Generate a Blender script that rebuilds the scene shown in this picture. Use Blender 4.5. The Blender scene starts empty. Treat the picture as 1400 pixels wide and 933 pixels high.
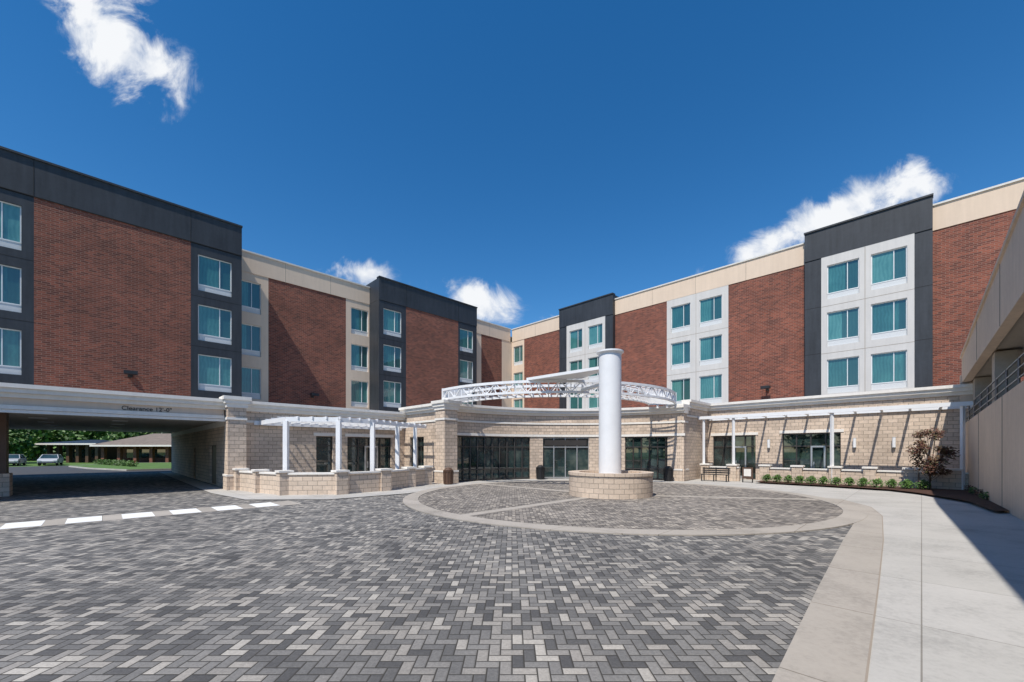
import bpy, math, random
from mathutils import Matrix, Vector
random.seed(7)
S2=math.sqrt(2)
scene=bpy.context.scene
# ------------------------------------------------------------------ node helpers
def new_mat(name):
    m=bpy.data.materials.new(name); m.use_nodes=True
    nt=m.node_tree
    b=nt.nodes['Principled BSDF']
    return m,nt,b
def nd(nt,t,**kw):
    n=nt.nodes.new(t)
    for k,v in kw.items(): setattr(n,k,v)
    return n
def setin(nt,sock,v):
    if isinstance(v,bpy.types.NodeSocket): nt.links.new(v,sock)
    else: sock.default_value=v
def mth(nt,op,a,b=None,c=None):
    n=nd(nt,'ShaderNodeMath',operation=op)
    setin(nt,n.inputs[0],a)
    if b is not None: setin(nt,n.inputs[1],b)
    if c is not None: setin(nt,n.inputs[2],c)
    return n.outputs[0]
def ramp(nt,fac,stops,interp='LINEAR'):
    r=nd(nt,'ShaderNodeValToRGB'); r.color_ramp.interpolation=interp
    e=r.color_ramp.elements
    while len(e)<len(stops): e.new(0.5)
    for i,(p,c) in enumerate(stops):
        e[i].position=p; e[i].color=(c[0],c[1],c[2],1)
    nt.links.new(fac,r.inputs[0]); return r.outputs[0]
def noise(nt,vec,scale,detail=3,rough=.55,dist=0):
    n=nd(nt,'ShaderNodeTexNoise'); n.inputs['Scale'].default_value=scale
    n.inputs['Detail'].default_value=detail; n.inputs['Roughness'].default_value=rough
    n.inputs['Distortion'].default_value=dist
    if vec is not None: nt.links.new(vec,n.inputs['Vector'])
    return n.outputs['Fac']
def mixc(nt,fac,a,b,mode='MIX'):
    n=nd(nt,'ShaderNodeMix',data_type='RGBA',blend_type=mode)
    setin(nt,n.inputs[0],fac)
    for s,v in ((n.inputs[6],a),(n.inputs[7],b)):
        if isinstance(v,bpy.types.NodeSocket): nt.links.new(v,s)
        else: s.default_value=(v[0],v[1],v[2],1)
    return n.outputs[2]
def pos(nt):
    return nd(nt,'ShaderNodeNewGeometry').outputs['Position']
def bump(nt,b,h,strength=.3,dist=.02):
    n=nd(nt,'ShaderNodeBump'); n.inputs['Strength'].default_value=strength; n.inputs['Distance'].default_value=dist
    nt.links.new(h,n.inputs['Height']); nt.links.new(n.outputs[0],b.inputs['Normal'])

def plain(name,col,rough=.6,var=.12,scale=1.5,metal=0,bumpy=0,streak=0):
    m,nt,b=new_mat(name)
    p=pos(nt)
    f=noise(nt,p,scale,4,.6)
    f2=noise(nt,p,scale*14,2,.6)
    f=mth(nt,'ADD',mth(nt,'MULTIPLY',f,.7),mth(nt,'MULTIPLY',f2,.3))
    if streak:
        mp=nd(nt,'ShaderNodeMapping'); mp.inputs['Scale'].default_value=(3,3,.25); nt.links.new(p,mp.inputs[0])
        f=mth(nt,'ADD',mth(nt,'MULTIPLY',f,1-streak),mth(nt,'MULTIPLY',noise(nt,mp.outputs[0],1.5,4,.6),streak))
    lo=[c*(1-var*2) for c in col]; hi=[min(1,c*(1+var*2)) for c in col]
    nt.links.new(ramp(nt,f,[(.25,lo),(.75,hi)]),b.inputs['Base Color'])
    b.inputs['Roughness'].default_value=rough; b.inputs['Metallic'].default_value=metal
    if bumpy: bump(nt,b,noise(nt,p,60,2),bumpy,.01)
    return m
def bricks(name,c1,c2,mortar,w,h,ms,rough=.85,bs=.4,stain=.15,scale_off=.5):
    m,nt,b=new_mat(name)
    uv=nd(nt,'ShaderNodeUVMap').outputs[0]
    t=nd(nt,'ShaderNodeTexBrick'); t.offset=scale_off
    t.inputs['Scale'].default_value=1; t.inputs['Brick Width'].default_value=w; t.inputs['Row Height'].default_value=h
    t.inputs['Mortar Size'].default_value=ms; t.inputs['Mortar Smooth'].default_value=.2; t.inputs['Bias'].default_value=0
    t.inputs['Color1'].default_value=(*c1,1); t.inputs['Color2'].default_value=(*c2,1); t.inputs['Mortar'].default_value=(*mortar,1)
    nt.links.new(uv,t.inputs['Vector'])
    p=pos(nt)
    s=noise(nt,p,.5,4,.6); s2=noise(nt,p,9,3,.7)
    k=mth(nt,'ADD',mth(nt,'MULTIPLY',s,.6),mth(nt,'MULTIPLY',s2,.4))
    g=ramp(nt,k,[(.3,[1-stain*2]*3),(.7,[1+stain]*3)])
    nt.links.new(mixc(nt,1.0,t.outputs['Color'],g,'MULTIPLY'),b.inputs['Base Color'])
    b.inputs['Roughness'].default_value=rough
    hh=mth(nt,'ADD',mth(nt,'MULTIPLY',t.outputs['Fac'],-1),mth(nt,'MULTIPLY',s2,.8))
    bump(nt,b,hh,bs,.02)
    return m

M_brick=bricks('red_brick',(.29,.082,.046),(.115,.033,.022),(.27,.155,.115),.30,.10,.013,stain=.18,bs=.6)
M_block=bricks('split_face_block',(.72,.575,.45),(.565,.45,.35),(.29,.235,.19),.42,.21,.011,bs=.7,stain=.15)
M_blocksm=bricks('smooth_block',(.70,.56,.435),(.58,.465,.36),(.29,.235,.19),.42,.21,.010,bs=.5,stain=.13)
M_tan=plain('tan_stucco',(.68,.535,.41),.85,.05,.6,bumpy=.1,streak=.5)
M_cream=plain('cream_trim',(.77,.73,.67),.7,.07,1,streak=.4)
M_grey=plain('light_grey_panel',(.58,.555,.525),.7,.06,.7,streak=.5)
M_black=plain('charcoal_panel',(.028,.031,.037),.55,.32,.5,streak=.5)
M_joint=plain('panel_joint',(.012,.012,.013),.8,.05)
M_sjoint=plain('sealant_joint',(.30,.25,.20),.8,.05)
M_white=plain('white_paint',(.80,.80,.80),.4,.03,2)
M_offw=plain('white_vinyl',(.72,.73,.73),.45,.05,2)
M_frame=plain('dark_bronze_frame',(.045,.04,.037),.4,.1)
M_alum=plain('aluminium',(.48,.49,.50),.35,.05,3,metal=.6)
M_coping=plain('metal_coping',(.66,.63,.58),.4,.05)
M_roof=plain('roof_membrane',(.38,.37,.35),.9,.1)
M_blackm=plain('black_metal',(.02,.02,.021),.45,.1)
M_brown=plain('brown_metal',(.10,.055,.035),.5,.1)
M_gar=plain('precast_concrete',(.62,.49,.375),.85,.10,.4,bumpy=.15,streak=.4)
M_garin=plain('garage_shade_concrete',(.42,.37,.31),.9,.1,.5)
M_mulch=plain('mulch',(.065,.028,.017),.95,.35,6,bumpy=1)
M_ceil=plain('soffit',(.78,.73,.64),.8,.03,.5)
M_rail=plain('rail_metal',(.25,.25,.25),.4,.1,metal=.6)

def mk_louver():
    m,nt,b=new_mat('louver_white')
    uv=nd(nt,'ShaderNodeSeparateXYZ'); nt.links.new(nd(nt,'ShaderNodeUVMap').outputs[0],uv.inputs[0])
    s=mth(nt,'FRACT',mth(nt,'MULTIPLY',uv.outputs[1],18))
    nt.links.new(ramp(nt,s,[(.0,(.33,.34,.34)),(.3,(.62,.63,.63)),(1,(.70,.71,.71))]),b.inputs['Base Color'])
    b.inputs['Roughness'].default_value=.5; return m
M_louv=mk_louver()

def mk_glass_room():
    # uv: x = 0..1 across the pane plus an integer per window, y = 0..1 up the pane
    m,nt,b=new_mat('teal_glass_with_curtain')
    p=nd(nt,'ShaderNodeUVMap').outputs[0]
    sp=nd(nt,'ShaderNodeSeparateXYZ'); nt.links.new(p,sp.inputs[0])
    idx=mth(nt,'FLOOR',sp.outputs[0]); fx=mth(nt,'FRACT',sp.outputs[0])
    wn=nd(nt,'ShaderNodeTexWhiteNoise',noise_dimensions='1D'); nt.links.new(idx,wn.inputs['W'])
    wn2=nd(nt,'ShaderNodeTexWhiteNoise',noise_dimensions='1D'); nt.links.new(mth(nt,'ADD',idx,57.3),wn2.inputs['W'])
    n1=noise(nt,p,2.1,2)
    ph=mth(nt,'ADD',mth(nt,'MULTIPLY',fx,62),mth(nt,'MULTIPLY',n1,14))
    w=mth(nt,'ADD',mth(nt,'MULTIPLY',mth(nt,'SINE',ph),.5),.5)
    n2=noise(nt,p,1.3,4,.6)
    f=mth(nt,'ADD',mth(nt,'ADD',mth(nt,'MULTIPLY',w,.10),mth(nt,'MULTIPLY',n2,.55)),mth(nt,'MULTIPLY',wn.outputs['Value'],.35))
    cur=ramp(nt,f,[(.30,(.022,.10,.098)),(.5,(.042,.165,.155)),(.8,(.11,.29,.265))])
    # curtain drawn part-way: beyond its edge the room is dark
    e=mth(nt,'ADD',mth(nt,'MULTIPLY',wn2.outputs['Value'],.75),.42)
    dark=mth(nt,'GREATER_THAN',fx,e)
    c=mixc(nt,mth(nt,'MULTIPLY',dark,.75),cur,(.012,.055,.056))
    nt.links.new(c,b.inputs['Base Color'])
    b.inputs['Roughness'].default_value=.3
    b.inputs['Coat Weight'].default_value=1; b.inputs['Coat Roughness'].default_value=.01; b.inputs['Coat IOR'].default_value=1.8
    return m
M_glass=mk_glass_room()
def mk_glass_store():
    m,nt,b=new_mat('storefront_glass')
    p=pos(nt)
    f=noise(nt,p,.9,4,.6)
    nt.links.new(ramp(nt,f,[(.35,(.010,.016,.016)),(.55,(.028,.052,.050)),(.75,(.11,.135,.115))]),b.inputs['Base Color'])
    b.inputs['Roughness'].default_value=.02
    b.inputs['IOR'].default_value=1.9
    return m
M_store=mk_glass_store()

def mk_paver(name,cols,W=.115):
    m,nt,b=new_mat(name)
    p=pos(nt); sp=nd(nt,'ShaderNodeSeparateXYZ'); nt.links.new(p,sp.inputs[0])
    X=mth(nt,'DIVIDE',sp.outputs[0],W); Y=mth(nt,'DIVIDE',sp.outputs[1],W)
    i=mth(nt,'FLOOR',X); j=mth(nt,'FLOOR',Y); fx=mth(nt,'SUBTRACT',X,i); fy=mth(nt,'SUBTRACT',Y,j)
    k=mth(nt,'FLOORED_MODULO',mth(nt,'SUBTRACT',i,j),4.0)
    H=mth(nt,'LESS_THAN',k,1.5)
    k1=mth(nt,'COMPARE',k,1.0,.1); k2=mth(nt,'COMPARE',k,2.0,.1)
    ix=mth(nt,'SUBTRACT',i,k1); iy=mth(nt,'SUBTRACT',j,k2)
    cv=nd(nt,'ShaderNodeCombineXYZ'); 
    for a,s in enumerate((ix,iy,H)): nt.links.new(s,cv.inputs[a])
    wn=nd(nt,'ShaderNodeTexWhiteNoise',noise_dimensions='3D'); nt.links.new(cv.outputs[0],wn.inputs['Vector'])
    lx=mth(nt,'ADD',fx,k1); ly=mth(nt,'ADD',fy,k2)
    Lx=mth(nt,'ADD',H,1.0); Ly=mth(nt,'SUBTRACT',2.0,H)
    d=mth(nt,'MINIMUM',mth(nt,'MINIMUM',lx,mth(nt,'SUBTRACT',Lx,lx)),mth(nt,'MINIMUM',ly,mth(nt,'SUBTRACT',Ly,ly)))
    c=ramp(nt,wn.outputs['Value'],cols)
    st=noise(nt,p,.22,4,.65); st2=noise(nt,p,40,3,.75)
    k3=mth(nt,'ADD',mth(nt,'MULTIPLY',st,.5),mth(nt,'MULTIPLY',st2,.5))
    c=mixc(nt,1.0,c,ramp(nt,k3,[(.32,(.62,.61,.60)),(.70,(1.36,1.34,1.30))]),'MULTIPLY')
    jm=ramp(nt,d,[(.03,(1,1,1)),(.09,(0,0,0))])
    c=mixc(nt,jm,c,(.05,.046,.04))
    nt.links.new(c,b.inputs['Base Color']); b.inputs['Roughness'].default_value=.85
    b.inputs['Specular IOR Level'].default_value=.3
    h=mth(nt,'ADD',mth(nt,'ADD',mth(nt,'MINIMUM',mth(nt,'MULTIPLY',d,6),1.0),mth(nt,'MULTIPLY',st2,.5)),mth(nt,'MULTIPLY',wn.outputs['Value'],.25))
    bump(nt,b,h,.7,.008)
    return m
M_paver=mk_paver('grey_herringbone_pavers',[(0,(.085,.084,.086)),(.3,(.155,.152,.15)),(.6,(.225,.217,.209)),(.85,(.30,.28,.258)),(1,(.42,.395,.36))])
M_paver2=mk_paver('warm_herringbone_pavers',[(0,(.13,.118,.108)),(.3,(.20,.182,.167)),(.6,(.265,.24,.218)),(.85,(.34,.305,.268)),(1,(.43,.385,.335))])
def mk_conc(name,col,joint=1.5,jw=.008):
    m,nt,b=new_mat(name)
    p=pos(nt)
    mp=nd(nt,'ShaderNodeMapping'); mp.inputs['Rotation'].default_value=(0,0,math.radians(45)); nt.links.new(p,mp.inputs[0])
    t=nd(nt,'ShaderNodeTexBrick'); t.offset=0
    t.inputs['Scale'].default_value=1; t.inputs['Brick Width'].default_value=joint; t.inputs['Row Height'].default_value=joint
    t.inputs['Mortar Size'].default_value=jw; t.inputs['Mortar Smooth'].default_value=.3
    t.inputs['Color1'].default_value=(1,1,1,1); t.inputs['Color2'].default_value=(.93,.93,.92,1); t.inputs['Mortar'].default_value=(.5,.48,.45,1)
    nt.links.new(mp.outputs[0],t.inputs['Vector'])
    f=mth(nt,'ADD',mth(nt,'MULTIPLY',noise(nt,p,.55,5,.7),.65),mth(nt,'MULTIPLY',noise(nt,p,14,4,.75),.35))
    c=ramp(nt,f,[(.3,[x*.64 for x in col]),(.5,col),(.7,[x*1.14 for x in col])])
    nt.links.new(mixc(nt,1,c,t.outputs['Color'],'MULTIPLY'),b.inputs['Base Color']); b.inputs['Roughness'].default_value=.85
    bump(nt,b,noise(nt,p,90,3),.2,.004)
    return m
M_conc=mk_conc('broom_concrete',(.45,.43,.40),2.2,.008)
M_conc2=mk_conc('band_concrete',(.385,.345,.30),2.2,.010)
M_asph=plain('asphalt',(.055,.055,.058),.9,.15,.8,bumpy=.3)
M_paint=plain('road_paint',(.78,.78,.76),.7,.08,4)
M_grass=plain('grass',(.085,.16,.03),.95,.25,1.2,bumpy=1)

def mk_leaf(name,a,b2,c3):
    m,nt,b=new_mat(name)
    oi=nd(nt,'ShaderNodeNewGeometry')
    r=ramp(nt,oi.outputs['Random Per Island'],[(0,a),(.5,b2),(1,c3)])
    nt.links.new(r,b.inputs['Base Color']); b.inputs['Roughness'].default_value=.6
    return m
M_leaf=mk_leaf('green_leaves',(.03,.07,.010),(.06,.13,.018),(.10,.20,.03))
M_leafr=mk_leaf('red_leaves',(.06,.022,.016),(.13,.045,.025),(.09,.085,.03))
M_bark=plain('bark',(.09,.065,.045),.9,.25,8,bumpy=.6)

# ------------------------------------------------------------------ mesh builder
ID=Matrix.Identity(4)
class Grp:
    def __init__(s,name):
        s.e=bpy.data.objects.new(name,None); scene.collection.objects.link(s.e); s.parts={}
    def P(s,part):
        return s.parts.setdefault(part,dict(v=[],f=[],uv=[],mi=[],mats=[]))
    def face(s,part,mat,M,pts,uvs,smooth=False):
        d=s.P(part); b=len(d['v'])
        for q in pts: d['v'].append(M@Vector(q))
        d['f'].append(tuple(range(b,b+len(pts)))); d['uv'].extend(uvs)
        if mat not in d['mats']: d['mats'].append(mat)
        d['mi'].append(d['mats'].index(mat))
    def box(s,part,mat,M,x0,x1,y0,y1,z0,z1):
        if x0>x1:x0,x1=x1,x0
        if y0>y1:y0,y1=y1,y0
        F=[([(x0,y0,z0),(x1,y0,z0),(x1,y0,z1),(x0,y0,z1)],'xz'),([(x1,y1,z0),(x0,y1,z0),(x0,y1,z1),(x1,y1,z1)],'xz'),
           ([(x1,y0,z0),(x1,y1,z0),(x1,y1,z1),(x1,y0,z1)],'yz'),([(x0,y1,z0),(x0,y0,z0),(x0,y0,z1),(x0,y1,z1)],'yz'),
           ([(x0,y0,z1),(x1,y0,z1),(x1,y1,z1),(x0,y1,z1)],'xy'),([(x0,y1,z0),(x1,y1,z0),(x1,y0,z0),(x0,y0,z0)],'xy')]
        for pts,ax in F:
            i,j={'xz':(0,2),'yz':(1,2),'xy':(0,1)}[ax]
            s.face(part,mat,M,pts,[(q[i],q[j]) for q in pts])
    def beam(s,part,mat,p0,p1,w,h=None,up=(0,0,1)):
        h=h or w; p0=Vector(p0);p1=Vector(p1); d=p1-p0; L=d.length; d.normalize()
        u=Vector(up)
        if abs(d.dot(u))>.98: u=Vector((1,0,0))
        sx=d.cross(u).normalized(); uz=sx.cross(d)
        M=Matrix((( d.x,-sx.x,uz.x,p0.x),(d.y,-sx.y,uz.y,p0.y),(d.z,-sx.z,uz.z,p0.z),(0,0,0,1)))
        s.box(part,mat,M,0,L,-w/2,w/2,-h/2,h/2)
    def wall(s,part,mat,M,x0,x1,z0,z1,y,ops,rev=.15,rmat=None):
        if x0>x1:x0,x1=x1,x0
        xs=sorted({x0,x1,*[o[0] for o in ops],*[o[1] for o in ops]}); zs=sorted({z0,z1,*[o[2] for o in ops],*[o[3] for o in ops]})
        xs=[x for x in xs if x0-1e-6<=x<=x1+1e-6]; zs=[z for z in zs if z0-1e-6<=z<=z1+1e-6]
        for a,b in zip(xs,xs[1:]):
            for c,d in zip(zs,zs[1:]):
                mx,mz=(a+b)/2,(c+d)/2
                if any(o[0]<mx<o[1] and o[2]<mz<o[3] for o in ops): continue
                s.face(part,mat,M,[(a,y,c),(b,y,c),(b,y,d),(a,y,d)],[(a,c),(b,c),(b,d),(a,d)])
        if rev<=0: return
        r=rmat or mat
        for a,b,c,d in ops:
            Y=y+rev
            for pts in ([(a,y,c),(a,Y,c),(a,Y,d),(a,y,d)],[(b,Y,c),(b,y,c),(b,y,d),(b,Y,d)],[(a,y,d),(a,Y,d),(b,Y,d),(b,y,d)],[(a,Y,c),(a,y,c),(b,y,c),(b,Y,c)]):
                s.face(part,r,M,pts,[(q[0]+q[1],q[2]) for q in pts])
    def cyl(s,part,mat,c,r0,r1,z0,z1,n=32,cap=True):
        for k in range(n):
            a=2*math.pi*k/n;b=2*math.pi*(k+1)/n
            p=[(c[0]+r0*math.cos(a),c[1]+r0*math.sin(a),z0),(c[0]+r0*math.cos(b),c[1]+r0*math.sin(b),z0),
               (c[0]+r1*math.cos(b),c[1]+r1*math.sin(b),z1),(c[0]+r1*math.cos(a),c[1]+r1*math.sin(a),z1)]
            R=max(r0,r1)
            s.face(part,mat,ID,p,[(a*R,z0),(b*R,z0),(b*R,z1),(a*R,z1)])
        if cap:
            for r,z,sg in ((r0,z0,-1),(r1,z1,1)):
                if r<1e-4: continue
                pts=[(c[0]+r*math.cos(sg*2*math.pi*k/n),c[1]+r*math.sin(sg*2*math.pi*k/n),z) for k in range(n)]
                s.face(part,mat,ID,pts,[(q[0],q[1]) for q in pts])
    def arcbox(s,part,mat,c,a0,a1,r0,r1,z0,z1,n):
        for k in range(n):
            a=a0+(a1-a0)*k/n;b=a0+(a1-a0)*(k+1)/n
            def q(r,t,z): return (c[0]+r*math.cos(t),c[1]+r*math.sin(t),z)
            for pts,uv in (([q(r0,a,z0),q(r0,b,z0),q(r0,b,z1),q(r0,a,z1)],0),([q(r1,b,z0),q(r1,a,z0),q(r1,a,z1),q(r1,b,z1)],2),
                      ([q(r0,a,z1),q(r0,b,z1),q(r1,b,z1),q(r1,a,z1)],1),([q(r0,b,z0),q(r0,a,z0),q(r1,a,z0),q(r1,b,z0)],1)):
                if uv!=1:
                    aa_=[a,b,b,a] if uv==0 else [b,a,a,b]
                    u=[(t*r1,p[2]) for t,p in zip(aa_,pts)]
                else: u=[(p[0],p[1]) for p in pts]
                s.face(part,mat,ID,pts,u)
        if abs(a1-a0)>6.28: return
        for t in (a0,a1):
            pts=[(c[0]+r0*math.cos(t),c[1]+r0*math.sin(t),z0),(c[0]+r1*math.cos(t),c[1]+r1*math.sin(t),z0),(c[0]+r1*math.cos(t),c[1]+r1*math.sin(t),z1),(c[0]+r0*math.cos(t),c[1]+r0*math.sin(t),z1)]
            s.face(part,mat,ID,pts,[(0,z0),(r1-r0,z0),(r1-r0,z1),(0,z1)])
    def done(s):
        for n,d in s.parts.items():
            me=bpy.data.meshes.new(n); me.from_pydata(d['v'],[],d['f'])
            for m in d['mats']: me.materials.append(m)
            me.polygons.foreach_set('material_index',d['mi'])
            uvl=me.uv_layers.new(name='UVMap'); flat=[c for q in d['uv'] for c in (q[0],q[1])]
            uvl.data.foreach_set('uv',flat); me.update()
            o=bpy.data.objects.new(n,me); scene.collection.objects.link(o); o.parent=s.e
def sheet(name,mat,pts,z):
    me=bpy.data.meshes.new(name); me.from_pydata([(p[0],p[1],z) for p in pts],[],[tuple(range(len(pts)))]); me.materials.append(mat)
    me.update()
    if me.polygons[0].normal.z<0: me.flip_normals()
    o=bpy.data.objects.new(name,me); scene.collection.objects.link(o); return o

C=Vector((0,47.65,0)); q=1/S2
MR=Matrix(((q,q,0,C.x),(-q,q,0,C.y),(0,0,1,0),(0,0,0,1)))
ML=Matrix(((q,-q,0,C.x),(q,q,0,C.y),(0,0,1,0),(0,0,0,1)))
def L2(u,p): v=ML@Vector((-u,-p,0)); return (v.x,v.y)
def R2(u,p): v=MR@Vector((u,-p,0)); return (v.x,v.y)

# ------------------------------------------------------------------ HOTEL
H=Grp('hotel_building')
ROWS=[14.0,10.95,7.9]
wcount=[0]
def window(M,a,b,zt,y):
    wcount[0]+=1; o=wcount[0]
    zb=zt-2.2; f=.055; yb=y+.13
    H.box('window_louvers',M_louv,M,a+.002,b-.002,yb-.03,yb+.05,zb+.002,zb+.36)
    H.face('window_glass',M_glass,M,[(a,yb,zb+.36),(b,yb,zb+.36),(b,yb,zt),(a,yb,zt)],[(o+.01,0),(o+.99,0),(o+.99,1),(o+.01,1)])
    for x0,x1 in ((a,a+f),(b-f,b)): H.box('window_frames',M_offw,M,x0+.001,x1-.001,yb-.05,yb+.01,zb+.361,zt-.001)
    for z0,z1 in ((zt-f,zt),(zb+.362,zb+.362+f)): H.box('window_frames',M_offw,M,a+f,b-f,yb-.048,yb+.01,z0,z1-.002)
    xm=a+(b-a)*.64
    H.box('window_frames',M_offw,M,xm-.02,xm+.02,yb-.045,yb+.01,zb+.36+f+.003,zt-f-.003)
def seg(M,sg,p,u0,u1,mat,wins=(),z0=4.3,z1=14.6,bump=0,joint=False,gj=False):
    x0,x1=sorted((sg*u0,sg*u1)); y=-p-bump
    ops=[]
    for a,b in wins:
        a,b=sorted((sg*a,sg*b))
        for zt in ROWS: ops.append((a,b,zt-2.2,zt)); window(M,a,b,zt,y)
    H.wall('upper_walls',mat,M,x0,x1,z0,z1,y,ops,.16,mat)
    if bump:
        for x in (x0,x1):
            H.face('upper_walls',mat,M,[(x,y,z0),(x,y+bump,z0),(x,y+bump,z1),(x,y,z1)],[(y,z0),(y+bump,z0),(y+bump,z1),(y,z1)])
    if joint:
        for zj in (11.4,8.35,14.56):
            H.wall('panel_joints',M_joint,M,x0,x1,zj,zj+.03,y-.004,[(a,b,zj-1,zj+1) for a,b,c,d in ops if c<zj<d],0.0)
    if gj:
        for zj in (11.36,8.3):
            H.box('panel_joints',M_sjoint,M,x0,x1,y-.004,y-.001,zj,zj+.025)
        xm=(x0+x1)/2
        H.box('panel_joints',M_sjoint,M,xm-.0125,xm+.0125,y-.006,y-.0045,5,z1)
def band(M,sg,p,u0,u1,top,mat,z1=14.6,proud=.04):
    x0,x1=sorted((sg*u0,sg*u1))
    H.box('parapets',mat,M,x0,x1,-p-proud,-p+.3,z1,top)
    H.box('copings',M_coping if mat is M_tan else M_black,M,x0-.03,x1+.03,-p-proud-.07,-p+.36,top,top+.10)
    if mat is M_tan:
        n=max(1,round((x1-x0)/3.6))
        for k in range(1,n):
            x=x0+(x1-x0)*k/n; H.box('panel_joints',M_sjoint,M,x-.012,x+.012,-p-proud-.004,-p-proud-.001,z1,top)
def bayside(M,sg,p,u,mat=None):
    mat=mat or M_black; x=sg*u
    H.face('upper_walls',mat,M,[(x,-p,4.3),(x,.3,4.3),(x,.3,14.6),(x,-p,14.6)],[(-p,4.5),(.3,4.5),(.3,14.6),(-p,14.6)])
R=(MR,1)
seg(*R,0,0.0,1.95,M_tan,[(.25,1.7)])
seg(*R,0,1.95,7.3,M_brick)
seg(*R,0,13.57,18.5,M_brick)
seg(*R,0,18.5,23.3,M_grey,[(18.85,20.45),(21.15,22.85)],bump=.03,gj=True)
seg(*R,0,23.3,28.15,M_brick)
seg(*R,0,34.14,46,M_brick)
band(*R,0,0.04,7.3,16.0,M_tan); band(*R,0,13.57,28.15,16.0,M_tan); band(*R,0,34.14,46,16.0,M_tan)
p=.4
seg(*R,p,7.3,8.25,M_black,joint=True); seg(*R,p,8.25,12.75,M_grey,[(8.6,10.15),(10.85,12.45)],bump=.03,gj=True); seg(*R,p,12.75,13.57,M_black,joint=True)
seg(*R,p,28.15,29.05,M_black,joint=True); seg(*R,p,29.05,33.4,M_grey,[(29.35,30.95),(31.5,33.1)],bump=.03,gj=True); seg(*R,p,33.4,34.14,M_black,joint=True)
for a,b in ((7.3,13.57),(28.15,34.14)):
    band(*R,p,a,b,16.45,M_black); bayside(*R,p,a); bayside(*R,p,b)
    for x in (a,b-.3): H.box('parapets',M_black,MR,x+.001,x+.299,-p+.3,3.5,14.62,16.44)
Lf=(ML,-1)
seg(*Lf,0,0,1.64,M_tan)
seg(*Lf,0,1.64,4.7,M_brick); seg(*Lf,0,4.7,6.8,M_tan)
band(*Lf,0,.3,6.8,16.0,M_tan)
p=1.73
seg(*Lf,p,6.8,7.1,M_black); seg(*Lf,p,7.1,9.15,M_black,[(7.25,8.95)],joint=True); seg(*Lf,p,9.15,14.87,M_brick)
seg(*Lf,p,14.87,17.4,M_black,[(15.3,17.0)],joint=True)
band(*Lf,p,6.8,17.4,16.45,M_black); bayside(*Lf,p,6.8); bayside(*Lf,p,17.4)
for x in (-17.4,-7.1): H.box('parapets',M_black,ML,x+.001,x+.299,-p+.3,3.5,14.62,16.44)
seg(*Lf,0,17.4,19.44,M_tan,[(17.5,19.0)]); seg(*Lf,0,19.44,25.13,M_brick); seg(*Lf,0,25.13,27.3,M_tan,[(25.6,27.2)])
band(*Lf,0,17.4,27.3,16.0,M_tan)
p=2.5
seg(*Lf,p,27.3,29.92,M_black,[(27.84,29.57)],joint=True); seg(*Lf,p,29.92,36.1,M_brick)
seg(*Lf,p,36.1,38.7,M_black,[(36.5,38.2)],joint=True); seg(*Lf,p,38.7,45,M_brick); seg(*Lf,p,45,50,M_black,[(45.5,47.2)],joint=True)
band(*Lf,p,27.3,50,16.45,M_black); bayside(*Lf,p,27.3); bayside(*Lf,p,50)
H.box('parapets',M_black,ML,-27.6,-27.301,-p+.3,3.5,14.62,16.44)
for u in (29.92,36.1):
    H.box('panel_joints',M_joint,ML,-u-.015,-u+.015,-p-.046,-p,14.6,16.44)
for u in (9.15,14.87): H.box('panel_joints',M_joint,ML,-u-.012,-u+.012,-1.73-.046,-1.73,14.6,16.44)
H.box('panel_joints',M_joint,ML,-50,-27.3,-p-.045,-p,14.60,14.64)
H.box('roof_slab',M_roof,MR,0,46,.3,16,15.2,15.35)
H.box('roof_slab',M_roof,ML,-50,16,.301,16,15.2,15.34)
H.box('roof_slab',M_roof,ML,-50,-27.6,-2.2,.3,15.2,15.34)
H.box('roof_slab',M_roof,ML,-17.1,-7.1,-1.43,.3,15.2,15.34)
H.box('back_walls',M_brick,MR,0,46,16,16.3,0,16); H.box('back_walls',M_brick,MR,46,46.3,0,16.3,0,16)
H.box('back_walls',M_brick,ML,-29.1,16,16,16.3,0,16); H.box('back_walls',M_brick,ML,-50,-29.1,16,16.3,3.67,16); H.box('back_walls',M_brick,ML,-50.3,-50,-2.5,16.3,0,16)
def flood(M,x,y,z):
    H.box('flood_lights',M_blackm,M,x-.1,x+.1,y-.12,y,z-.12,z+.12)
    H.box('flood_lights',M_blackm,M,x-.03,x+.03,y-.45,y-.12,z+.02,z+.08)
    H.box('flood_lights',M_blackm,M,x-.28,x+.28,y-.75,y-.4,z-.02,z+.16)
flood(ML,-32.6,-2.5,6.2); flood(ML,-22.1,0,6.25); flood(MR,25.9,0,6.4)
H.box('flood_lights',M_blackm,MR,36.6,36.8,-.15,0,10.0,10.25)
H.box('flood_lights',M_blackm,MR,36.66,36.74,-1.1,-.15,10.08,10.15); H.box('flood_lights',M_blackm,MR,36.5,36.9,-2.1,-1.1,10.04,10.16)
H.beam('lightning_rod',M_rail,ML@Vector((-36.5,4,15.3)),ML@Vector((-36.5,4,18.6)),.04)

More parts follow.
